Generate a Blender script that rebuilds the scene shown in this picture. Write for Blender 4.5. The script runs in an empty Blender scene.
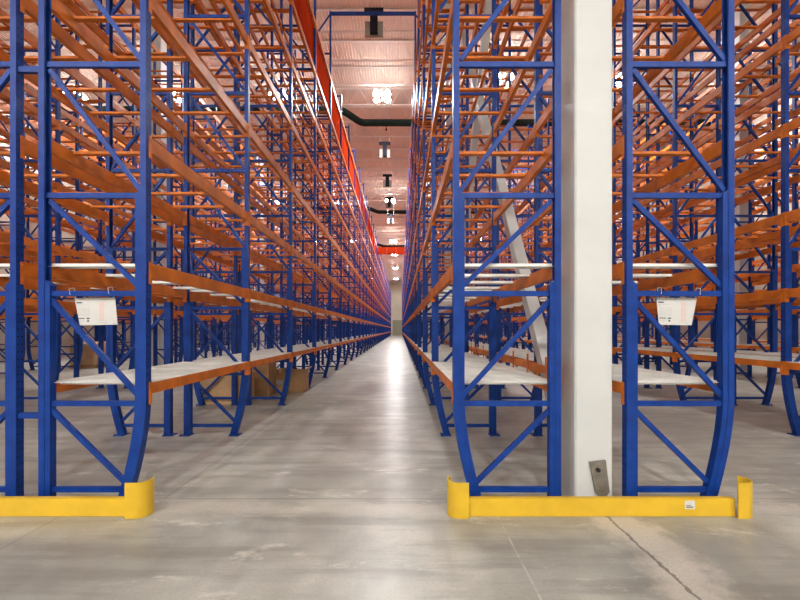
import bpy, math, random
from math import pi, sin, cos, sqrt
random.seed(7)
S = bpy.context.scene
COL = S.collection

# ---------------------------------------------------------------- camera, world, exposure
F = 378.0                                  # focal length in pixels (17 mm shift lens)
EYE = 1.76
cam_d = bpy.data.cameras.new('camera')
cam_d.sensor_width = 36.0
cam_d.lens = F / 800.0 * 36.0
cam_d.shift_x = 0.0
cam_d.shift_y = 29.5 / 800.0
cam_d.clip_start = 0.05
cam_d.clip_end = 400
cam = bpy.data.objects.new('camera', cam_d)
COL.objects.link(cam)
cam.location = (0, 0, EYE)
cam.rotation_euler = (pi / 2, 0, 0)
S.camera = cam
w = bpy.data.worlds.new('world')
S.world = w
w.use_nodes = True
w.node_tree.nodes['Background'].inputs[0].default_value = (0.8, 0.75, 0.7, 1)
w.node_tree.nodes['Background'].inputs[1].default_value = 0.0
S.view_settings.view_transform = 'Standard'
S.view_settings.look = 'None'
S.view_settings.gamma = 1.0
S.view_settings.use_curve_mapping = False
S.view_settings.exposure = 0.12
S.cycles.max_bounces = 8
S.cycles.diffuse_bounces = 5
S.cycles.glossy_bounces = 3
S.cycles.use_denoising = True
S.cycles.sample_clamp_indirect = 6.0
LAMP = 1150.0                               # radiance of a lamp lens

# ---------------------------------------------------------------- materials
def new_mat(name):
    m = bpy.data.materials.new(name)
    m.use_nodes = True
    nt = m.node_tree
    return m, nt, nt.nodes['Principled BSDF']

def link(nt, a, b):
    nt.links.new(a, b)

def math_node(nt, op, a, b=None, c=None):
    n = nt.nodes.new('ShaderNodeMath')
    n.operation = op
    for i, v in enumerate((a, b, c)):
        if v is None:
            continue
        if isinstance(v, (int, float)):
            n.inputs[i].default_value = v
        else:
            link(nt, v, n.inputs[i])
    return n.outputs[0]

def mixc(nt, fac, a, b, mode='MIX'):
    n = nt.nodes.new('ShaderNodeMix')
    n.data_type = 'RGBA'
    n.blend_type = mode
    for sock, v in ((n.inputs[0], fac), (n.inputs[6], a), (n.inputs[7], b)):
        if isinstance(v, (int, float)):
            sock.default_value = v
        elif isinstance(v, tuple):
            sock.default_value = (*v, 1)
        else:
            link(nt, v, sock)
    return n.outputs[2]

def noise(nt, vec, scale, detail=4, rough=0.55, dist=0.0):
    n = nt.nodes.new('ShaderNodeTexNoise')
    n.inputs['Scale'].default_value = scale
    n.inputs['Detail'].default_value = detail
    n.inputs['Roughness'].default_value = rough
    n.inputs['Distortion'].default_value = dist
    if vec is not None:
        link(nt, vec, n.inputs['Vector'])
    return n.outputs[0]

def ramp(nt, fac, lo, hi, a=0.0, b=1.0):
    n = nt.nodes.new('ShaderNodeMapRange')
    n.interpolation_type = 'SMOOTHSTEP'
    link(nt, fac, n.inputs[0])
    n.inputs[1].default_value = lo
    n.inputs[2].default_value = hi
    n.inputs[3].default_value = a
    n.inputs[4].default_value = b
    return n.outputs[0]

def objco(nt, scale=None):
    t = nt.nodes.new('ShaderNodeTexCoord')
    if scale is None:
        return t.outputs['Object']
    mp = nt.nodes.new('ShaderNodeMapping')
    mp.inputs['Scale'].default_value = scale
    link(nt, t.outputs['Object'], mp.inputs[0])
    return mp.outputs[0]

def paint(name, c, rough=0.4, var=0.25, scale=6.0, metal=0.0, spec=0.5):
    m, nt, b = new_mat(name)
    f = noise(nt, objco(nt), scale)
    d = tuple(x * (1 - var) for x in c)
    l = tuple(min(1, x * (1 + var)) for x in c)
    link(nt, mixc(nt, ramp(nt, f, 0.3, 0.7), d, l), b.inputs['Base Color'])
    b.inputs['Roughness'].default_value = rough
    b.inputs['Metallic'].default_value = metal
    b.inputs['Specular IOR Level'].default_value = spec
    return m

def blue_paint():
    m, nt, b = new_mat('blue_paint')
    t = nt.nodes.new('ShaderNodeTexCoord')
    sep = nt.nodes.new('ShaderNodeSeparateXYZ')
    link(nt, t.outputs['Object'], sep.inputs[0])
    x, y, z = sep.outputs
    ax = math_node(nt, 'ABSOLUTE', x)
    web = math_node(nt, 'MAXIMUM', math_node(nt, 'LESS_THAN', ax, 0.006), math_node(nt, 'GREATER_THAN', ax, 1.064))
    zz = math_node(nt, 'SUBTRACT', math_node(nt, 'MULTIPLY', math_node(nt, 'FRACT', math_node(nt, 'DIVIDE', z, 0.075)), 0.075), 0.0375)
    yy = math_node(nt, 'SUBTRACT', math_node(nt, 'ABSOLUTE', math_node(nt, 'SUBTRACT', y, 0.04)), 0.019)
    d = math_node(nt, 'SQRT', math_node(nt, 'ADD', math_node(nt, 'MULTIPLY', zz, zz), math_node(nt, 'MULTIPLY', yy, yy)))
    hole = math_node(nt, 'MULTIPLY', math_node(nt, 'LESS_THAN', d, 0.009), web)
    f = noise(nt, t.outputs['Object'], 5.0)
    base = mixc(nt, ramp(nt, f, 0.3, 0.7), (0.0035, 0.029, 0.19), (0.006, 0.043, 0.25))
    link(nt, mixc(nt, hole, base, (0.004, 0.006, 0.02)), b.inputs['Base Color'])
    b.inputs['Roughness'].default_value = 0.42
    b.inputs['Specular IOR Level'].default_value = 0.22
    return m

def floor_mat():
    m, nt, b = new_mat('polished_concrete')
    t = nt.nodes.new('ShaderNodeTexCoord')
    o = t.outputs['Object']
    sep = nt.nodes.new('ShaderNodeSeparateXYZ')
    link(nt, o, sep.inputs[0])
    x, y, z = sep.outputs
    big = noise(nt, o, 0.5, 4, 0.6, 0.0)
    mid = noise(nt, o, 1.7, 5, 0.58, 0.0)
    fine = noise(nt, o, 45.0, 6, 0.75)
    # trowel and traffic streaks, crosswise in the racks and lengthwise in the aisle
    sx = noise(nt, objco(nt, (0.55, 4.5, 1)), 1.0, 6, 0.62, 0.0)
    sy = noise(nt, objco(nt, (3.0, 0.25, 1)), 1.0, 6, 0.62, 0.0)
    c = mixc(nt, ramp(nt, big, 0.34, 0.66), (0.32, 0.322, 0.287), (0.56, 0.56, 0.50))
    c = mixc(nt, math_node(nt, 'MULTIPLY', ramp(nt, mid, 0.30, 0.72), 0.45), c, (0.22, 0.21, 0.19))
    c = mixc(nt, math_node(nt, 'MULTIPLY', ramp(nt, sx, 0.44, 0.66), 0.55), c, (0.19, 0.18, 0.158))
    c = mixc(nt, math_node(nt, 'MULTIPLY', ramp(nt, sy, 0.5, 0.68), 0.25), c, (0.24, 0.222, 0.195))
    # pale scuffs
    sc = noise(nt, objco(nt, (0.9, 2.2, 1)), 1.5, 7, 0.72, 0.3)
    c = mixc(nt, math_node(nt, 'MULTIPLY', ramp(nt, sc, 0.56, 0.70), 0.6), c, (0.72, 0.70, 0.63))
    # pale worn band beside the chipped joint of the cross aisle
    wob = noise(nt, o, 2.2, 5, 0.65)
    wx = math_node(nt, 'ADD', x, math_node(nt, 'MULTIPLY', math_node(nt, 'SUBTRACT', wob, 0.5), 0.9))
    near = math_node(nt, 'LESS_THAN', y, 3.93)
    band = math_node(nt, 'MULTIPLY', ramp(nt, math_node(nt, 'ABSOLUTE', math_node(nt, 'SUBTRACT', wx, 2.05)), 0.10, 0.34, 1, 0), near)
    c = mixc(nt, math_node(nt, 'MULTIPLY', band, 0.75), c, (0.60, 0.56, 0.49))
    wy = math_node(nt, 'ADD', y, math_node(nt, 'MULTIPLY', math_node(nt, 'SUBTRACT', sc, 0.5), 0.7))
    band2 = ramp(nt, math_node(nt, 'ABSOLUTE', math_node(nt, 'SUBTRACT', wy, 3.72)), 0.02, 0.2, 1, 0)
    c = mixc(nt, math_node(nt, 'MULTIPLY', band2, 0.5), c, (0.58, 0.55, 0.48))
    c = mixc(nt, math_node(nt, 'MULTIPLY', ramp(nt, fine, 0.42, 0.72), 0.30), c, (0.20, 0.19, 0.165))
    # saw-cut joints
    jw = math_node(nt, 'MULTIPLY', math_node(nt, 'SUBTRACT', noise(nt, o, 9.0, 4, 0.7), 0.5), 0.09)
    def line(coord, at, half, wig=None):
        cc = coord if wig is None else math_node(nt, 'ADD', coord, wig)
        return math_node(nt, 'LESS_THAN', math_node(nt, 'ABSOLUTE', math_node(nt, 'SUBTRACT', cc, at)), half)
    beyond = math_node(nt, 'SUBTRACT', 1.0, near)
    j = line(y, 3.93, 0.006)
    for at in (-2.45, 6.2, -8.1):
        j = math_node(nt, 'MAXIMUM', j, math_node(nt, 'MULTIPLY', line(x, at, 0.005), beyond))
    for at in (-3.2,):
        j = math_node(nt, 'MAXIMUM', j, math_node(nt, 'MULTIPLY', line(x, at, 0.004), near))
    j = math_node(nt, 'MAXIMUM', j, math_node(nt, 'MULTIPLY', line(x, 1.95, 0.013, jw), near))
    for at in (14.6, 25.3, 36.0, 46.7, 57.4, 68.0, 78.7):
        j = math_node(nt, 'MAXIMUM', j, line(y, at, 0.006))
    c = mixc(nt, math_node(nt, 'MULTIPLY', j, 0.75), c, (0.10, 0.09, 0.08))
    pj = math_node(nt, 'MAXIMUM', math_node(nt, 'MULTIPLY', line(x, -2.37, 0.006), beyond), math_node(nt, 'MULTIPLY', line(x, 0.92, 0.008), near))
    c = mixc(nt, math_node(nt, 'MULTIPLY', pj, math_node(nt, 'MULTIPLY', ramp(nt, wob, 0.42, 0.58), 0.5)), c, (0.68, 0.65, 0.58))
    link(nt, c, b.inputs['Base Color'])
    link(nt, math_node(nt, 'ADD', math_node(nt, 'MULTIPLY', big, 0.16), 0.24), b.inputs['Roughness'])
    bp = nt.nodes.new('ShaderNodeBump')
    bp.inputs['Strength'].default_value = 0.12
    bp.inputs['Distance'].default_value = 0.004
    link(nt, math_node(nt, 'SUBTRACT', math_node(nt, 'MULTIPLY', fine, 0.4), math_node(nt, 'MULTIPLY', j, 2.0)), bp.inputs['Height'])
    link(nt, bp.outputs[0], b.inputs['Normal'])
    return m

BLUE = blue_paint()
ORANGE = paint('orange_paint', (0.56, 0.150, 0.018), 0.45, 0.2, 4, 0, 0.25)
GALV = paint('galvanised_wire', (0.72, 0.715, 0.69), 0.45, 0.12, 3, 0.2)
CHAN = paint('galvanised_channel', (0.72, 0.70, 0.66), 0.4, 0.1, 3, 0.1)
YELLOW = paint('yellow_paint', (0.66, 0.42, 0.024), 0.38, 0.08, 3)
WHITE_STEEL = paint('white_column_paint', (0.58, 0.595, 0.60), 0.5, 0.04, 1.5)
DECK = paint('roof_deck_paint', (0.76, 0.64, 0.56), 0.6, 0.06, 0.4)
JOIST = paint('joist_paint', (0.80, 0.75, 0.70), 0.55, 0.05, 1)
WALLM = paint('wall_paint', (0.80, 0.75, 0.60), 0.7, 0.05, 0.3)
DOORM = paint('door_paint', (0.40, 0.40, 0.27), 0.5, 0.08, 1)
DUCT = paint('dark_duct_fabric', (0.008, 0.014, 0.011), 0.8, 0.3, 2, 0, 0.1)
DARK = paint('dark_steel', (0.014, 0.013, 0.020), 0.8, 0.2, 3, 0, 0.15)
PALE = paint('pale_panel', (0.30, 0.26, 0.22), 0.6, 0.05, 2)
RED = paint('red_panel_paint', (0.40, 0.034, 0.010), 0.9, 0.12, 1, 0, 0.0)
CARD = paint('cardboard', (0.37, 0.215, 0.105), 0.8, 0.12, 3)
CARD2 = paint('pale_cardboard', (0.47, 0.30, 0.165), 0.8, 0.1, 3)
TAPE = paint('packing_tape', (0.55, 0.40, 0.22), 0.4, 0.05, 3)
PAPER = paint('white_paper', (0.60, 0.60, 0.59), 0.55, 0.03, 3)
INK = paint('dark_ink', (0.06, 0.06, 0.07), 0.7, 0.1, 3)
FAINT = paint('faint_ink', (0.45, 0.45, 0.46), 0.7, 0.1, 3)
PINK = paint('pink_ink', (0.70, 0.42, 0.40), 0.7, 0.1, 3)
STEEL = paint('bare_grey_steel', (0.20, 0.185, 0.16), 0.5, 0.2, 9, 0.4)
BLACK = paint('black_rubber', (0.01, 0.01, 0.01), 0.6, 0.1, 3)
TIE = paint('clear_cable_tie', (0.72, 0.72, 0.72), 0.4, 0.05, 3)
LENS, _nt, _b = new_mat('lamp_lens')
_b.inputs['Base Color'].default_value = (0.9, 0.9, 0.9, 1)
_b.inputs['Emission Color'].default_value = (1.0, 0.995, 0.99, 1)
_b.inputs['Emission Strength'].default_value = LAMP
# lamp head domes with an added glow that brightens the ceiling
DOME, _nt, _b = new_mat('lamp_added_uplight')
_b.inputs['Base Color'].default_value = (0.85, 0.85, 0.85, 1)
_b.inputs['Emission Color'].default_value = (1.0, 0.995, 0.99, 1)
_b.inputs['Emission Strength'].default_value = LAMP * 0.045
FLOORM = floor_mat()

# ---------------------------------------------------------------- mesh builder
def vsub(a, b): return (a[0]-b[0], a[1]-b[1], a[2]-b[2])
def vadd(a, b): return (a[0]+b[0], a[1]+b[1], a[2]+b[2])
def vmul(a, s): return (a[0]*s, a[1]*s, a[2]*s)
def cross(a, b): return (a[1]*b[2]-a[2]*b[1], a[2]*b[0]-a[0]*b[2], a[0]*b[1]-a[1]*b[0])
def unit(a):
    l = sqrt(a[0]**2 + a[1]**2 + a[2]**2) or 1.0
    return (a[0]/l, a[1]/l, a[2]/l)

class MB:
    def __init__(self):
        self.v = []; self.f = []; self.mi = []
    def add(self, vs, fs, mi=0):
        n = len(self.v)
        self.v += vs
        self.f += [tuple(i + n for i in f) for f in fs]
        self.mi += [mi] * len(fs)
    def box(self, x0, x1, y0, y1, z0, z1, mi=0):
        vs = [(x, y, z) for x in (x0, x1) for y in (y0, y1) for z in (z0, z1)]
        self.add(vs, [(0,1,3,2), (4,6,7,5), (0,4,5,1), (2,3,7,6), (0,2,6,4), (1,5,7,3)], mi)
    def rings(self, rings, closed=True, cap=True, mi=0):
        n = len(rings[0]); vs = []; fs = []
        for r in rings: vs += r
        for k in range(len(rings) - 1):
            for i in range(n if closed else n - 1):
                j = (i + 1) % n
                fs.append((k*n+i, k*n+j, (k+1)*n+j, (k+1)*n+i))
        if cap:
            fs.append(tuple(range(n-1, -1, -1)))
            fs.append(tuple((len(rings)-1)*n + i for i in range(n)))
        self.add(vs, fs, mi)
    def ext(self, prof, p, q, up=(0, 1, 0), mi=0):
        """profile (a, b) swept from p to q; b runs along `up`, a along up x dir"""
        d = unit(vsub(q, p))
        a = unit(cross(up, d)); b = cross(d, a)
        self.rings([[vadd(o, vadd(vmul(a, s), vmul(b, t))) for s, t in prof] for o in (p, q)], mi=mi)
    def tube(self, pts, r, n=8, mi=0):
        rs = []
        for i, p in enumerate(pts):
            d = unit(vsub(pts[min(i+1, len(pts)-1)], pts[max(i-1, 0)]))
            up = (0, 0, 1) if abs(d[2]) < 0.9 else (0, 1, 0)
            a = unit(cross(up, d)); b = cross(d, a)
            rs.append([vadd(p, vadd(vmul(a, r*cos(2*pi*k/n)), vmul(b, r*sin(2*pi*k/n)))) for k in range(n)])
        self.rings(rs, mi=mi)
    def append(self, other, off, mi=None):
        self.add([vadd(v, off) for v in other.v], other.f)
        self.mi[-len(other.f):] = other.mi
    def mirror(self, m):
        if m < 0:
            self.v = [(-x, y, z) for x, y, z in self.v]
            self.f = [tuple(reversed(f)) for f in self.f]
        return self
    def mesh(self, name, mats, smooth=False):
        me = bpy.data.meshes.new(name)
        me.from_pydata(self.v, [], self.f)
        for m in (mats if isinstance(mats, (list, tuple)) else [mats]): me.materials.append(m)
        if max(self.mi): me.polygons.foreach_set('material_index', self.mi)
        if smooth: me.polygons.foreach_set('use_smooth', [True] * len(self.f))
        me.update()
        return me

def put(name, me, parent=None, loc=(0, 0, 0), rz=0.0):
    o = bpy.data.objects.new(name, me)
    COL.objects.link(o)
    o.location = loc
    if rz: o.rotation_euler = (0, 0, rz)
    if parent is not None: o.parent = parent
    return o
def tag(o, label, cat, group=None, kind=None):
    o['label'] = label; o['category'] = cat
    if group: o['group'] = group
    if kind: o['kind'] = kind
    return o
def struct(o):
    o['kind'] = 'structure'
    return o
def thing(name, label, cat, loc=(0, 0, 0), group=None, rz=0.0):
    return tag(put(name, None, None, loc, rz), label, cat, group)

def channel(wd, dp, t=0.004):
    """U section, wd across (a), dp deep (b), open on +b"""
    h = wd / 2
    return [(-h, 0), (h, 0), (h, dp), (h - t, dp), (h - t, t), (-h + t, t), (-h + t, dp), (-h, dp)]

# ---------------------------------------------------------------- the setting
XL, XR, YB, YF, ROOF = -21.2, 20.2, -14.0, 112.0, 15.95
mb = MB(); mb.box(XL, XR, YB, YF, -0.2, 0.0)
struct(put('floor', mb.mesh('floor', FLOORM)))

# corrugated steel roof deck, flutes running along the aisles
mb = MB()
per = 0.152
nx = int((XR - XL) / per)
row0 = []
for i in range(nx + 1):
    x = XL + i * per
    row0 += [(x, 0.0), (x + 0.045, 0.0), (x + 0.062, 0.038), (x + 0.135, 0.038)]
vs = [(x, y, ROOF + z) for y in (YB, YF) for x, z in row0]
n = len(row0)
mb.add(vs, [(i, n + i, n + i + 1, i + 1) for i in range(n - 1)])
mb.box(XL, XR + 0.3, YB, YF, ROOF + 0.06, ROOF + 0.2)
ceiling = struct(put('ceiling', mb.mesh('ceiling', DECK)))

# open-web joists across the building
JD = 1.0
mb = MB()
L = [(-0.05, -0.004), (0.05, -0.004), (0.05, 0.004), (-0.05, 0.004)]
for z in (-0.05, -JD):
    for s in (-0.035, 0.035):
        mb.box(XL, XR, s - 0.03, s + 0.03, z, z + 0.007)
        mb.box(XL, XR, s - 0.004, s + 0.004, z, z + 0.05)
x = XL + 0.2; k = 0
pitch = 0.62
while x + pitch < XR:
    za, zb = (-0.03, -JD + 0.02) if k % 2 == 0 else (-JD + 0.02, -0.03)
    mb.tube([(x, 0, za), (x + pitch, 0, zb)], 0.014, 4)
    if k % 2 == 1: mb.tube([(x, 0, -0.03), (x, 0, -JD + 0.02)], 0.010, 4)
    x += pitch; k += 1
jm = mb.mesh('roof_joist', JOIST)
for k in range(-15, 53):
    put('roof_joist', jm, ceiling, (0, 16.75 + 1.83 * k, ROOF))

SIDEM = paint('side_wall_paint', (0.42, 0.34, 0.28), 0.8, 0.05, 0.3, 0, 0.2)
def wall(name, x0, x1, y0, y1, z1=ROOF + 0.1, mat=WALLM):
    mb = MB(); mb.box(x0, x1, y0, y1, 0, z1)
    return struct(put(name, mb.mesh(name, mat)))
wall('wall_left', XL - 0.25, XL, YB, YF, mat=SIDEM)
wall('wall_right', XR, XR + 0.25, YB, YF, mat=SIDEM)
wall('wall_back', XL, XR, YB - 0.25, YB)
wall('wall_far', XL, XR, YF, YF + 0.25)

# sectional dock door in the far wall at the end of the aisle
door = struct(put('door_1', None, None, (-0.55, YF - 0.08, 0)))
mb = MB()
for s in (-1, 1): mb.box(s * 1.75 - 0.09, s * 1.75 + 0.09, -0.08, 0.06, 0, 4.75)
mb.box(-1.84, 1.84, -0.08, 0.06, 4.6, 4.78)
put('door_frame', mb.mesh('door_frame', JOIST), door)
mb = MB(); mb.box(-1.66, 1.66, -0.03, 0.03, 0.01, 0.64)
dm = mb.mesh('door_panel', DOORM)
for k in range(7): put('door_panel', dm, door, (0, 0, 0.65 * k))
for k, (bx, by, lab) in enumerate(((-1.9, 108.0, 'yellow bollard at the left of the far dock door'), (0.75, 108.0, 'yellow bollard at the right of the far dock door'))):
    b = thing('bollard', lab, 'bollard', (bx, by, 0), 'yellow bollards by the far door')
    mb = MB(); mb.tube([(0, 0, 0), (0, 0, 1.05), (0, 0, 1.1)], 0.11, 12); put('post', mb.mesh('post', YELLOW, True), b)
    mb = MB(); mb.box(-0.16, 0.16, -0.16, 0.16, 0, 0.015); put('base_plate', mb.mesh('base_plate', YELLOW), b)

# ---------------------------------------------------------------- rack geometry
D0, BAY, DEPTH, TOP = 3.75, 2.52, 1.07, 12.0
HZ = [0.16, 1.02, 2.12, 3.10, 4.41, 5.70, 6.98, 8.28, 9.58, 10.88, 11.88]
LEVELS = [1.22, 2.43, 3.70, 5.17, 6.63, 8.07, 9.53, 11.0]
BH = [0.112] + [0.145] * 7
NB = 41

def bend(z):
    return 0.2 * ((1.05 - z) / 1.05) ** 1.62 if z < 1.05 else 0.0
BZ = [0.0, 0.1, 0.2, 0.32, 0.46, 0.6, 0.75, 0.9, 1.05]
POST = [(.06,.02),(.06,0),(0,0),(0,.08),(.06,.08),(.06,.06),(.056,.06),(.056,.076),(.004,.076),(.004,.004),(.056,.004),(.056,.02)]

def post_mb(aisle):
    mb = MB()
    zs = (BZ + [TOP]) if aisle else [0.0, TOP]
    rs = []
    for z in zs:
        o = bend(z) if aisle else 0.0
        rs.append([((px + o) if aisle else (DEPTH - px), py, z) for px, py in POST])
    if not aisle: rs = [list(reversed(r)) for r in rs]
    mb.rings(rs)
    return mb
def stiff_mb(aisle):
    mb = MB()
    top = 3.10 if aisle else 2.2
    zs = (BZ + [top]) if aisle else [0.0, top]
    rs = []
    for z in zs:
        o = bend(z) if aisle else 0.0
        q = [(.0605,.004),(.112,.004),(.112,.076),(.0605,.076)]
        ring = []
        for px, py in q:
            zz = z + (0.05 if (z == top and px < 0.08) else 0)
            ring.append(((px + o) if aisle else (DEPTH - px), py, zz))
        rs.append(ring)
    if aisle: rs = [list(reversed(r)) for r in rs]
    mb.rings(rs)
    return mb
CH = channel(0.052, 0.034)
def horiz_mb(z):
    mb = MB()
    mb.ext(CH, (0.05 + bend(z), 0.022, z), (DEPTH - 0.05, 0.022, z))
    return mb
def diag_mb(k):
    za, zb = HZ[k] + 0.05, HZ[k + 1] - 0.05
    mb = MB()
    mb.ext(channel(0.046, 0.034), (0.075 + bend(za), 0.026, za), (DEPTH - 0.085, 0.026, zb))
    return mb
def foot_mb(aisle):
    mb = MB()
    o = 0.03 + bend(0.0) if aisle else DEPTH - 0.03
    mb.box(o - 0.085, o + 0.085, -0.045, 0.125, 0.0, 0.012)
    for sx in (-0.06, 0.06):
        mb.tube([(o + sx, -0.025, 0.012), (o + sx, -0.025, 0.035)], 0.011, 6)
    return mb

def beam_mb(h, back=False, stubs=False):
    """one load beam, top at z = 0, aisle face at x = 0"""
    mb = MB()
    pr = [(0.002, -h), (0.002, 0), (0.032, 0), (0.032, -0.035), (0.052, -0.035), (0.052, -h)]
    if back: pr = [(DEPTH - a, b) for a, b in reversed(pr)]
    mb.rings([[(a, y, b) for a, b in pr] for y in (0.086, BAY - 0.006)])
    return mb
def conn_mb(h, back, end):
    mb = MB()
    zb, zt = -0.215, 0.012
    y0, y1 = (0.042, 0.086) if end == 0 else (BAY - 0.006, BAY + 0.038)
    X = (lambda a: DEPTH - a) if back else (lambda a: a)
    xs = sorted((X(-0.006), X(-0.0005)))
    mb.box(xs[0], xs[1], y0, y1, zb, zt)
    ys = (0.081, 0.086) if end == 0 else (BAY - 0.006, BAY - 0.001)
    xs = sorted((X(-0.0005), X(0.055)))
    mb.box(xs[0], xs[1], ys[0], ys[1], zb, zt)
    yc = (y0 + y1) / 2
    for zc in (-0.03, -0.17):
        xs = sorted((X(-0.012), X(-0.006)))
        mb.box(xs[0], xs[1], yc - 0.009, yc + 0.009, zc - 0.009, zc + 0.009)
    return mb
def bar_mb():
    """pallet support bar from beam to beam, hat section"""
    mb = MB()
    pr = [(-0.028, -0.034), (-0.028, -0.03), (-0.018, -0.03), (-0.018, 0.0), (0.018, 0.0), (0.018, -0.03), (0.028, -0.03), (0.028, -0.034)]
    mb.rings([[(x, a, b) for a, b in pr] for x in (0.032, DEPTH - 0.032)])
    return mb
DL = 1.205
def mesh_mb():
    """welded wire deck, its front and back edges bent down over the beams"""
    mb = MB()
    r = 0.0032
    ny = 22
    for i in range(ny + 1):
        y = 0.006 + (DL - 0.012) * i / ny
        pts = [(0.004, y, 0.006), (DEPTH - 0.004, y, 0.006)]
        for p, q in zip(pts, pts[1:]):
            if abs(p[2] - q[2]) > 0.01: mb.box(p[0]-r, p[0]+r, y-r, y+r, min(p[2], q[2]), max(p[2], q[2]))
            else: mb.box(p[0], q[0], y-r, y+r, p[2]-r, p[2]+r)
    for i in range(14):
        x = 0.006 + (DEPTH - 0.012) * i / 13
        mb.box(x-r, x+r, 0, DL, -0.0, 0.0064)
    return mb
def chan_mb():
    mb = MB()
    mb.rings([[(x, a, b) for a, b in [(-0.045, -0.002), (0.045, -0.002), (0.03, -0.034), (-0.03, -0.034)]] for x in (0.034, DEPTH - 0.034)])
    return mb
def wide_mb():
    mb = MB()
    mb.rings([[(x, a, b) for a, b in [(-0.075, -0.034), (-0.075, -0.031), (-0.052, -0.031), (-0.04, 0.002), (0.04, 0.002), (0.052, -0.031), (0.075, -0.031), (0.075, -0.034), (0.048, -0.034), (0.037, -0.002), (-0.037, -0.002), (-0.048, -0.034)]] for x in (0.034, DEPTH - 0.034)])
    return mb
CH1 = (0.14, 0.86, 1.52, 2.22)
CHY = (0.18, 0.60, 1.02)
BARY = (0.38, 0.98, 1.60, 2.18)

CACHE = {}
def rm(key, m, fn, mat):
    k = (key, m)
    if k not in CACHE: CACHE[k] = fn().mirror(m).mesh(key if isinstance(key, str) else key[0], mat)
    return CACHE[k]
def joined(parts):
    mb = MB()
    for p in parts: mb.append(p, (0, 0, 0))
    return mb
def frame_all():
    ps = [post_mb(True), post_mb(False), stiff_mb(True), stiff_mb(False), foot_mb(True), foot_mb(False)]
    ps += [horiz_mb(z) for z in HZ] + [diag_mb(k) for k in range(len(HZ) - 1)]
    return joined(ps)
def beam_full(l, back):
    return joined([beam_mb(BH[l], back), conn_mb(BH[l], back, 0), conn_mb(BH[l], back, 1)])
def deck_full():
    mb = joined([mesh_mb()]); c = chan_mb()
    for y in CHY:
        mb.append(c, (0, y, 0)); mb.mi[-len(c.f):] = [1] * len(c.f)
    return mb

def rack_row(label, ax, m, n_frames, n_conn, n_beam, n_bar, n_deckpart, first=0, spacers=None, stops=False, n_deck=NB, lowest=0):
    """one row of racking; local x runs from its aisle face (0) to its back (DEPTH)"""
    row = thing('pallet_rack', label, 'pallet rack', (ax, D0, 0), None)
    for i in range(first, NB + 1):
        y = i * BAY
        if i < first + n_frames:
            fr = put('upright_frame', None, row, (0, y, 0))
            for a in (True, False):
                put('post', rm(('post', a), m, lambda: post_mb(a), BLUE), fr)
                put('post_stiffener', rm(('post_stiffener', a), m, lambda: stiff_mb(a), BLUE), fr)
                put('base_plate', rm(('base_plate', a), m, lambda: foot_mb(a), BLUE), fr)
            for k, z in enumerate(HZ):
                put('horizontal_brace', rm(('horizontal_brace', k if k == 0 or k == 1 else z), m, lambda: horiz_mb(z), BLUE), fr)
            for k in range(len(HZ) - 1):
                put('diagonal_brace', rm(('diagonal_brace', k), m, lambda: diag_mb(k), BLUE), fr)
        else:
            put('upright_frame', rm('upright_frame', m, frame_all, BLUE), row, (0, y, 0))
        if spacers is not None and i < first + 7:
            for z in (0.90, 4.36, 7.6, 10.9):
                def sp():
                    mb = MB(); mb.ext(channel(0.06, 0.036), (DEPTH - 0.005, 0.02, 0), (DEPTH + spacers + 0.005, 0.02, 0)); return mb
                put('row_spacer', rm(('row_spacer', spacers), m, sp, BLUE), row, (0, y, z))
    rest = MB(); restbar = MB()
    for i in range(first, NB):
        y = i * BAY
        for l, z in enumerate(LEVELS):
            if l < lowest: continue      # no floor-level shelf in this row
            for back in (False, True):
                if i < first + n_beam:
                    if i < first + n_conn:
                        b = put('load_beam', rm(('load_beam', l == 0, back), m, lambda: beam_mb(BH[l], back), ORANGE), row, (0, y, z))
                        for e in (0, 1):
                            put('beam_connector', rm(('beam_connector', back, e), m, lambda: conn_mb(BH[l], back, e), ORANGE), b)
                    else:
                        put('load_beam', rm(('load_beam_full', l == 0, back), m, lambda: beam_full(l, back), ORANGE), row, (0, y, z))
                else:
                    rest.append(BFULL[(l, back)], (0, y, z))
            if l >= 2:
                for by in BARY:
                    if i < first + n_bar:
                        put('support_bar', rm('support_bar', m, bar_mb, ORANGE), row, (0, y + by, z))
                    else:
                        restbar.append(BARM, (0, y + by, z))
            elif l == 1:
                for cy in CH1:
                    if i < n_deck: put('support_channel', rm('support_channel_wide', m, wide_mb, CHAN), row, (0, y + cy, z))
            else:
                for d in range(2):
                    dy = y + 0.055 + d * 1.215
                    if i < first + n_deckpart:
                        dk = put('wire_deck', rm('wire_deck', m, mesh_mb, GALV), row, (0, dy, z))
                        for cy in CHY: put('support_channel', rm('support_channel', m, chan_mb, CHAN), dk, (0, cy, 0))
                    elif i < n_deck:
                        put('wire_deck', rm('wire_deck_full', m, deck_full, [GALV, CHAN]), row, (0, dy, z))
        if stops and i < first + 14:
            def st():
                mb = MB()
                mb.box(DEPTH + 0.002, DEPTH + 0.04, 0.09, BAY - 0.01, 0.05, 0.135)
                for k in range(4):
                    yy = 0.36 + 0.6 * k
                    mb.box(DEPTH - 0.012, DEPTH + 0.002, yy, yy + 0.03, -0.06, 0.24)
                    mb.box(DEPTH + 0.04, DEPTH + 0.046, yy - 0.05, yy + 0.08, 0.02, 0.15)
                return mb
            put('pallet_stop', rm('pallet_stop', m, st, ORANGE), row, (0, y, LEVELS[0]))
    if rest.v:
        o = put('load_beam', rest.mirror(m).mesh('load_beam', ORANGE), row); o['kind'] = 'stuff'
    if restbar.v:
        o = put('support_bar', restbar.mirror(m).mesh('support_bar', ORANGE), row); o['kind'] = 'stuff'
    return row
BFULL = {(l, b): beam_full(l, b) for l in range(8) for b in (False, True)}
BARM = bar_mb()

AX = 3.05
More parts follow.
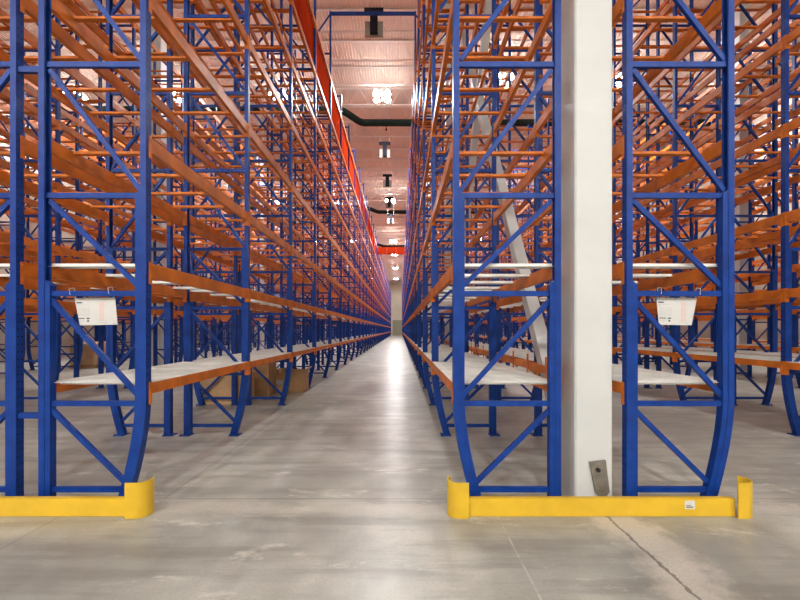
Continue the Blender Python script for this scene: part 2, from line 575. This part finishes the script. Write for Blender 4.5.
# rows left of the centre aisle
rack_row('long blue and orange pallet rack lining the left side of the centre aisle', -2.52, -1, 9, 4, 18, 12, 5, 0, 0.22)
rack_row('blue and orange pallet rack standing back to back behind the left aisle rack', -4.88, 1, 6, 2, 18, 12, 3, lowest=1)
rack_row('right-facing pallet rack across the second aisle on the left, beside a white column line', -7.96, -1, 0, 0, 8, 6, 0, lowest=1)
rack_row('left-facing pallet rack behind the white column line on the left', -10.73, 1, 0, 0, 6, 4, 0, lowest=1)
rack_row('right-facing pallet rack beyond the third aisle on the left', -13.78, -1, 0, 0, 5, 3, 0, lowest=1)
rack_row('left-facing pallet rack backing the third-aisle rack on the left', -16.17, 1, 0, 0, 4, 2, 0, lowest=1)
rack_row('outermost pallet rack on the left along the side wall', -19.22, -1, 0, 0, 4, 2, 0, lowest=1)
# rows right of the centre aisle
rack_row('long blue and orange pallet rack lining the right side of the centre aisle', 0.53, 1, 9, 4, 18, 12, 5, 0, None, True)
rack_row('pallet rack right of the big white column, facing the second aisle', 3.32, -1, 8, 3, 18, 12, 4)
rack_row('pallet rack with curved legs at the right edge, across the second aisle', 6.395, 1, 5, 3, 18, 12, 3, 0, 0.25)
rack_row('pallet rack standing back to back behind the right-edge rack', 8.785, -1, 0, 0, 8, 6, 0)
rack_row('left-facing pallet rack beyond the third aisle on the right', 11.81, 1, 0, 0, 6, 4, 0)
rack_row('right-facing pallet rack behind the far right column line', 14.58, -1, 0, 0, 5, 3, 0)
rack_row('outermost pallet rack on the right along the side wall', 17.63, 1, 0, 0, 4, 2, 0)

# ---------------------------------------------------------------- building columns and bracing
def column(x, y, parent=None):
    mb = MB()
    h = 0.19
    mb.rings([[(a, b, z) for a, b in [(-h, -h+.015), (-h+.015, -h), (h-.015, -h), (h, -h+.015), (h, h-.015), (h-.015, h), (-h+.015, h), (-h, h-.015)]] for z in (0, ROOF - 0.02)])
    c = struct(put('column', COLM[0] if COLM else mb.mesh('column', WHITE_STEEL), None, (x, y, 0)))
    if not COLM: COLM.append(c.data)
    return c
COLM = []
COLS = {}
for cx in (1.95, -9.35, 13.2):
    for k in range(10):
        COLS[(cx, k)] = column(cx, 3.99 + 10.67 * k)
def brace(parent, p, q):
    mb = MB()
    s = 0.085
    mb.ext([(-s, -s), (s, -s), (s, s), (-s, s)], p, q, up=(1, 0, 0))
    # gusset plates at both ends
    for e, d in ((p, 1), (q, -1)):
        mb.box(e[0]-0.012, e[0]+0.012, e[1]-0.22, e[1]+0.22, e[2]-0.25, e[2]+0.25)
    put('diagonal_brace', mb.mesh('diagonal_brace', WHITE_STEEL), parent)
c0 = COLS[(1.95, 0)]
brace(c0, (0, 0.30, 0.25), (0, 10.4, 14.6))
brace(c0, (0, 0.30, 14.6), (0, 10.4, 0.25))
# tapered grey steel plate leaning on the first column
pl = thing('steel_plate', 'tapered grey steel plate bolted low on the white column', 'plate', (2.02, 3.785, 0))
mb = MB()
out = [(-0.125, 0.435), (0.035, 0.455), (0.075, 0.14), (0.04, 0.09), (-0.03, 0.085), (-0.065, 0.13)]
mb.rings([[(a, b, z) for a, z in out] for b in (-0.012, 0.010)])
put('plate', mb.mesh('plate', STEEL), pl)
mb = MB(); mb.tube([(-0.048, -0.034, 0.36), (-0.048, -0.011, 0.36)], 0.022, 8); put('bolt', mb.mesh('bolt', BLACK), pl)

# ---------------------------------------------------------------- yellow end-of-row guards
def guard(label, xa, xb, left_cap, right_cap, sticker=None):
    g = thing('rack_guard', label, 'guard rail', ((xa + xb) / 2, 3.55, 0), 'yellow end guards')
    ox = (xa + xb) / 2
    mb = MB()
    t = 0.01
    pr = [(0, 0.004), (0, 0.172), (0.05, 0.172), (0.05, 0.164), (t, 0.164), (t, 0.012), (0.05, 0.012), (0.05, 0.004)]
    mb.rings([[(x - ox, a, z) for a, z in pr] for x in (xa, xb)])
    put('rail', mb.mesh('rail', YELLOW), g)
    def cap(cx, s):
        mb = MB()
        R, t, hh = 0.105, 0.011, 0.335
        path = [(cx - s * 0.085, 3.505)] + [(cx + s * R * sin(a), 3.61 - R * cos(a)) for a in [pi * k / 18 for k in range(15)]]
        inn = [(cx - s * 0.085, 3.505 + t)] + [(cx + s * (R - t) * sin(a), 3.61 - (R - t) * cos(a)) for a in [pi * k / 18 for k in range(15)]]
        loop = path + inn[::-1]
        rs = [[(x - ox, y - 3.55, z) for x, y in loop] for z in (0.004, hh)]
        nn = len(path)
        # quads for the two rims instead of one big cap
        vs = rs[0] + rs[1]; N = len(loop); fs = []
        for i in range(N):
            j = (i + 1) % N
            fs.append((i, j, N + j, N + i))
        for i in range(nn - 1):
            a, b2, c, d = i, i + 1, N - 2 - i, N - 1 - i
            fs.append((a, d, c, b2)); fs.append((N + a, N + b2, N + c, N + d))
        mb.add(vs, fs)
        put('curved_end', mb.mesh('curved_end', YELLOW), g)
    if left_cap is not None: cap(left_cap, -1)
    if right_cap is not None: cap(right_cap, 1)
    for ax_ in [xa + 0.5 + k * 1.0 for k in range(int((xb - xa)))]:
        mb = MB(); mb.box(-0.06, 0.06, 0.0, 0.12, 0, 0.01); mb.tube([(0, 0.085, 0.01), (0, 0.085, 0.035)], 0.012, 6)
        put('anchor_foot', mb.mesh('anchor_foot', YELLOW), g, (ax_ - ox, 0.01, 0))
    if sticker:
        st = MB(); st.box(-0.047, 0.047, -0.0025, -0.0003, 0.075, 0.152)
        o = put('sticker', st.mesh('sticker', PAPER), g, (sticker - ox, 0, 0)); o['label'] = 'small white sticker'
        st = MB(); st.box(-0.036, 0.030, -0.0035, -0.0026, 0.088, 0.098); st.box(-0.036, 0.01, -0.0035, -0.0026, 0.105, 0.111)
        put('print', st.mesh('print', INK), o)
guard('yellow steel guard with curved ends across the column and both right racks', 0.645, 3.145, 0.555, 3.225, 2.722)
guard('yellow steel guard across the end of the left back-to-back racks', -4.9, -2.58, -4.98, -2.47)

# ---------------------------------------------------------------- load signs hung on the end frames
def sign(label, cx, tilt, cl, cr):
    sg = thing('load_sign', label, 'sign', (cx, D0 + 0.075, 2.11), 'white load signs')
    W, H = 0.41, 0.275
    bd = MB()
    bd.rings([[(-W/2, y, -0.03), (W/2, y, -0.03), (W/2 + cr, y, -H - 0.03), (-W/2 + cl, y, -H - 0.03)] for y in (0.004, 0)])
    put('board', bd.mesh('board', PAPER), sg)
    tx = MB(); y0, y1 = -0.0012, -0.0001
    def bar(x, z, l, h, m=tx): m.box(x, x + l, y0, y1, z, z + h)
    L = -W/2 + 0.02
    ink = MB(); fa = MB(); pk = MB()
    bar(L, -0.082, 0.055, 0.012, ink)
    bar(L, -0.100, 0.13, 0.003, fa); bar(L, -0.112, 0.02, 0.004, fa)
    for k in range(7):
        for q in range(4): bar(L + 0.012 + q * 0.032, -0.135 - k * 0.0125, 0.026 + 0.004 * ((k + q) % 2), 0.0045, fa)
    bar(L + 0.012, -0.240, 0.068, 0.009, ink); bar(L + 0.10, -0.244, 0.03, 0.014, ink)
    bar(L + 0.105, -0.272, 0.018, 0.018, ink)
    bar(L + 0.02, -0.258, 0.05, 0.004, fa); bar(L + 0.025, -0.270, 0.045, 0.004, fa)
    for k in range(16):
        bar(L + 0.232, -0.075 - k * 0.0125, 0.02, 0.006, pk); bar(L + 0.258, -0.075 - k * 0.0125, 0.018, 0.006, pk)
    bar(L + 0.20, -0.284, 0.11, 0.004, fa); bar(W/2 - 0.02, -0.296, 0.008, 0.008, ink)
    bar(-0.012, -0.043, 0.010, 0.008, ink)
    put('lettering', ink.mesh('lettering', INK), sg); put('lettering', fa.mesh('lettering', FAINT), sg); put('lettering', pk.mesh('lettering', PINK), sg)
    for s in (-1, 1):
        mb = MB(); x = s * (W/2 - 0.012)
        mb.tube([(x, 0.002, -0.05), (x - s * 0.002, -0.012, 0.0), (x - 0.004, -0.062, 0.005), (x - 0.006, -0.064, 0.062), (x - 0.004, -0.01, 0.072), (x - 0.002, 0.002, 0.02), (x, 0.006, -0.05)], 0.0032, 5)
        put('cable_tie', mb.mesh('cable_tie', TIE), sg)
    sg.rotation_euler = (0, math.radians(tilt), 0)
sign('white load notice hanging on the end frame of the left aisle rack', -3.09, -1.2, 0.05, 0.02)
sign('white load notice hanging on the end frame right of the white column', 2.80, 0.8, 0.03, -0.05)

# ---------------------------------------------------------------- cardboard boxes under the left rack
def carton(label, x, y, wd, dp, h, mat, flaps=False, lab=False, z=0.0):
    c = thing('cardboard_box', label, 'box', (x, y, z), 'cartons under the left racks')
    b = MB(); t = 0.008
    b.box(-wd/2, wd/2, -dp/2, -dp/2 + t, 0, h); b.box(-wd/2, wd/2, dp/2 - t, dp/2, 0, h)
    b.box(-wd/2, -wd/2 + t, -dp/2 + t, dp/2 - t, 0, h); b.box(wd/2 - t, wd/2, -dp/2 + t, dp/2 - t, 0, h)
    b.box(-wd/2 + t, wd/2 - t, -dp/2 + t, dp/2 - t, 0, t)
    put('carton_body', b.mesh('carton_body', mat), c)
    if flaps:
        for s in (-1, 1):
            f = MB()
            f.rings([[(s * wd/2, yy, h), (s * (wd/2 + 0.02), yy, h), (s * (wd/2 + 0.11), yy, h + 0.09), (s * (wd/2 + 0.10), yy, h + 0.10)] for yy in (-dp/2, dp/2)])
            put('flap', f.mesh('flap', mat), c)
    else:
        for s in (-1, 1):
            f = MB(); f.box(min(s*wd/2, s*0.003), max(s*wd/2, s*0.003), -dp/2, dp/2, h + 0.0005, h + 0.008)
            put('flap', f.mesh('flap', mat), c)
        tp = MB(); tp.box(-0.03, 0.03, -dp/2 - 0.001, dp/2, h + 0.0081, h + 0.0095); tp.box(-0.03, 0.03, -dp/2 - 0.0015, -dp/2 - 0.0002, h - 0.09, h + 0.0095)
        put('tape', tp.mesh('tape', TAPE), c)
    if lab:
        l = MB(); l.box(-0.13, 0.12, -dp/2 - 0.0022, -dp/2 - 0.0005, h - 0.13, h - 0.02)
        o = put('paper_label', l.mesh('paper_label', PAPER), c); o['label'] = 'white shipping label'
carton('wide tan carton lying under the left racks, nearest the camera', -4.22, 9.25, 1.05, 0.7, 0.68, CARD2)
carton('tall brown carton standing between the nearest carton and the labelled one', -3.72, 10.2, 0.56, 0.6, 0.92, CARD)
carton('small carton with a white label under the left rack', -3.40, 10.75, 0.34, 0.4, 0.36, CARD2, lab=True)
carton('low brown carton resting on the labelled carton', -3.36, 10.76, 0.28, 0.34, 0.26, CARD, z=0.3705)
carton('open brown carton with raised flaps at the aisle edge of the left rack', -2.90, 10.83, 0.44, 0.55, 0.60, CARD, flaps=True)

# wrapped pallet load standing on the floor far to the left
pal = thing('pallet_load', 'tan wrapped load on a wooden pallet on the floor far among the left racks', 'pallet load', (-14.4, 17.6, 0))
pb = MB(); pb.box(-0.05, 0.05, -0.5, 0.5, 0, 0.022)
pm = pb.mesh('board', CARD)
for x in (-0.55, -0.275, 0, 0.275, 0.55): put('board', pm, pal, (x, 0, 0.122))
pb = MB(); pb.box(-0.6, 0.6, -0.05, 0.05, 0, 0.12)
pm = pb.mesh('runner', CARD)
for y in (-0.45, 0, 0.45): put('runner', pm, pal, (0, y, 0.0))
pb = MB()
def oct_(hw, hd, z, c=0.05): return [(-hw + c, -hd, z), (hw - c, -hd, z), (hw, -hd + c, z), (hw, hd - c, z), (hw - c, hd, z), (-hw + c, hd, z), (-hw, hd - c, z), (-hw, -hd + c, z)]
pb.rings([oct_(0.57, 0.47, 0.145), oct_(0.60, 0.50, 0.25), oct_(0.60, 0.49, 0.9), oct_(0.57, 0.46, 1.12), oct_(0.45, 0.36, 1.2)])
put('wrapped_load', pb.mesh('wrapped_load', CARD2), pal)

# ---------------------------------------------------------------- ties, red panels, hangers, ducts
tie = thing('aisle_tie', 'blue steel tie spanning the centre aisle above the rack tops', 'tie beam', (0, D0 + 4 * BAY, 0))
mb = MB(); mb.ext(channel(0.11, 0.06), (-2.58, 0.01, 13.35), (0.59, 0.01, 13.35)); put('cross_beam', mb.mesh('cross_beam', BLUE), tie)
for x in (-2.58, 0.53):
    mb = MB(); mb.box(x, x + 0.06, 0.0, 0.08, TOP - 0.3, 13.42); put('post', mb.mesh('post', BLUE), tie, (0, 0, 0))
for x, s in ((-2.56, -1), (0.56, 1)):
    mb = MB(); mb.ext(channel(0.05, 0.03), (x + s * 0.95, 0.03, TOP - 0.05), (x, 0.03, 13.33)); put('knee_brace', mb.mesh('knee_brace', BLUE), tie)

red = thing('red_panel_run', 'long run of red panels along the top of the left aisle rack', 'panel', (-2.59, D0, 0))
mb = MB(); mb.box(-0.012, 0.0, 0.01, 0.83, 0, 1.33); mb.box(-0.05, 0.0, 0.01, 0.83, -0.02, 0.0); mb.box(-0.05, 0.0, 0.01, 0.83, 1.33, 1.35)
rmesh = mb.mesh('panel', RED)
for k in range(48): put('panel', rmesh, red, (0, k * 0.84, 9.56))
rb = thing('red_bridge_panel', 'red panel bridging the centre aisle far away near the roof', 'panel', (-0.99, 44.0, 10.55))
mb = MB()
for k in range(3): mb.box(-1.6 + k * 1.07, -1.6 + k * 1.07 + 1.06, 0, 0.03, 0, 0.75)
mb.box(-1.6, 1.61, -0.03, 0.06, -0.05, 0); mb.box(-1.6, 1.61, -0.03, 0.06, 0.75, 0.8)
put('panel', mb.mesh('panel', RED), rb)

TH = ['nearest', '', 'second nearest', 'third', 'fourth', 'farthest']
for k in (0, 2, 3, 4, 5):
    y = D0 + 4 * BAY + 5.04 * k + 0.35
    t = thing('roof_hanger', 'dark T-shaped hanger with pale panel under the roof, %s along the aisle' % TH[k], 'hanger', (-0.98, y, 0), 'T hangers over the aisle')
    mb = MB(); mb.box(-0.36, 0.36, -0.05, 0.05, 13.62, 13.76); mb.box(-0.36, 0.36, -0.08, 0.08, 13.76, 13.775); put('cross_bar', mb.mesh('cross_bar', DARK), t)
    mb = MB(); mb.box(-0.14, 0.14, -0.05, 0.05, 12.85, 13.62); put('stem', mb.mesh('stem', DARK), t)
    mb = MB(); mb.box(-0.34, 0.34, 0.055, 0.14, 12.85, 13.36); mb.box(-0.35, 0.35, 0.05, 0.145, 12.82, 12.85); put('back_panel', mb.mesh('back_panel', PALE), t)
    mb = MB()
    for s in (-0.3, 0.3): mb.tube([(s, 0, 13.77), (s, 0, ROOF - 0.02)], 0.012, 5)
    put('rod', mb.mesh('rod', JOIST), t)

for k, (yd, lab) in enumerate(((23.3, 'nearest dark duct with an S bend crossing above the racks'), (41.0, 'second dark duct crossing above the racks, beyond the nearest'), (58.0, 'farthest dark duct crossing above the racks'))):
    d = thing('air_duct', lab, 'duct', (0, yd, 14.5), 'dark ducts under the roof')
    pts = [(XL + 0.05, -1.35, 0)]
    for x in range(-20, -3): pts.append((x, -1.35, 0))
    for q in range(9):
        u = q / 8; s = u * u * (3 - 2 * u)
        pts.append((-3.55 + 1.35 * u, -1.35 + 1.35 * s, 0))
    for x in range(-1, 21): pts.append((x, 0, 0))
    mb = MB(); mb.tube(pts, 0.2, 12); put('duct_tube', mb.mesh('duct_tube', DUCT, True), d)
    mb = MB(); mb.tube([(-0.85, 0, -0.19), (-0.85, 0, -0.38)], 0.02, 6); mb.tube([(-0.85, 0, -0.36), (-0.85, 0, -0.47)], 0.055, 8)
    put('drop_nozzle', mb.mesh('drop_nozzle', DUCT), d)
    st = MB()
    st.tube([(0, 0, 0.15), (0, 0, 1.475)], 0.008, 4)
    sm = st.mesh('hanger_rod', JOIST)
    for x in range(-19, 20, 3):
        put('hanger_rod', sm, d, (x, -1.35 if x < -3 else 0, 0))

# ---------------------------------------------------------------- lamps
AISLES = [(-0.98, 'the centre aisle'), (-6.6, 'the second aisle on the left'), (-12.5, 'the third aisle on the left'), (-17.7, 'the outer aisle on the left'),
          (5.25, 'the second aisle on the right'), (11.0, 'the third aisle on the right'), (16.8, 'the outer aisle on the right')]
ORD = {20.6: 'nearest the cross aisle end', 37.4: 'second along', 54.6: 'third along', 64.0: 'fourth along', 78.5: 'fifth along', 95.0: 'farthest',
       -12.0: 'above the cross aisle'}
hm = MB(); dome = MB()
hm.box(-0.52, 0.52, -0.04, 0.04, 0.10, 0.16)
hm.box(-0.04, 0.04, -0.52, 0.52, 0.10, 0.16)
for sx in (-1, 1):
    for sy in (-1, 1):
        cx, cy = sx * 0.3, sy * 0.3
        r = lambda z, q: [(cx + q * cos(2*pi*k/12), cy + q * sin(2*pi*k/12), z) for k in range(12)]
        hm.rings([r(0.18, 0.085), r(0.20, 0.10), r(0.30, 0.09), r(0.34, 0.05)])
        dome.rings([r(0.0, 0.165), r(0.02, 0.17), r(0.10, 0.14), r(0.18, 0.09)], cap=False)
dmesh = dome.mesh('uplight_dome', DOME, True)  # dome shells carrying the added upward glow
hmesh = hm.mesh('housing', JOIST)
lm = MB()
for sx in (-1, 1):
    for sy in (-1, 1):
        cx, cy = sx * 0.3, sy * 0.3
        vs = [(cx + 0.155 * cos(2*pi*k/12), cy + 0.155 * sin(2*pi*k/12), -0.004) for k in range(12)]
        lm.add(vs, [tuple(range(11, -1, -1))])
lmesh = lm.mesh('lens', LENS)
rd = MB()
for s in (-0.45, 0.45): rd.tube([(s, 0, 0.15), (s, 0, ROOF - 14.42)], 0.008, 5)
rmesh2 = rd.mesh('hanging_rod', JOIST)
for ax_, aname in AISLES:
    for y, oname in ORD.items():
        l = thing('high_bay_lamp', 'lit four-headed high-bay lamp over %s, %s' % (aname, oname), 'lamp', (ax_, y - (1.3 if ax_ > 0 else 0), 14.4), 'high-bay lamps')
        put('housing', hmesh, l); put('lens', lmesh, l); put('uplight_dome', dmesh, l); put('hanging_rod', rmesh2, l)
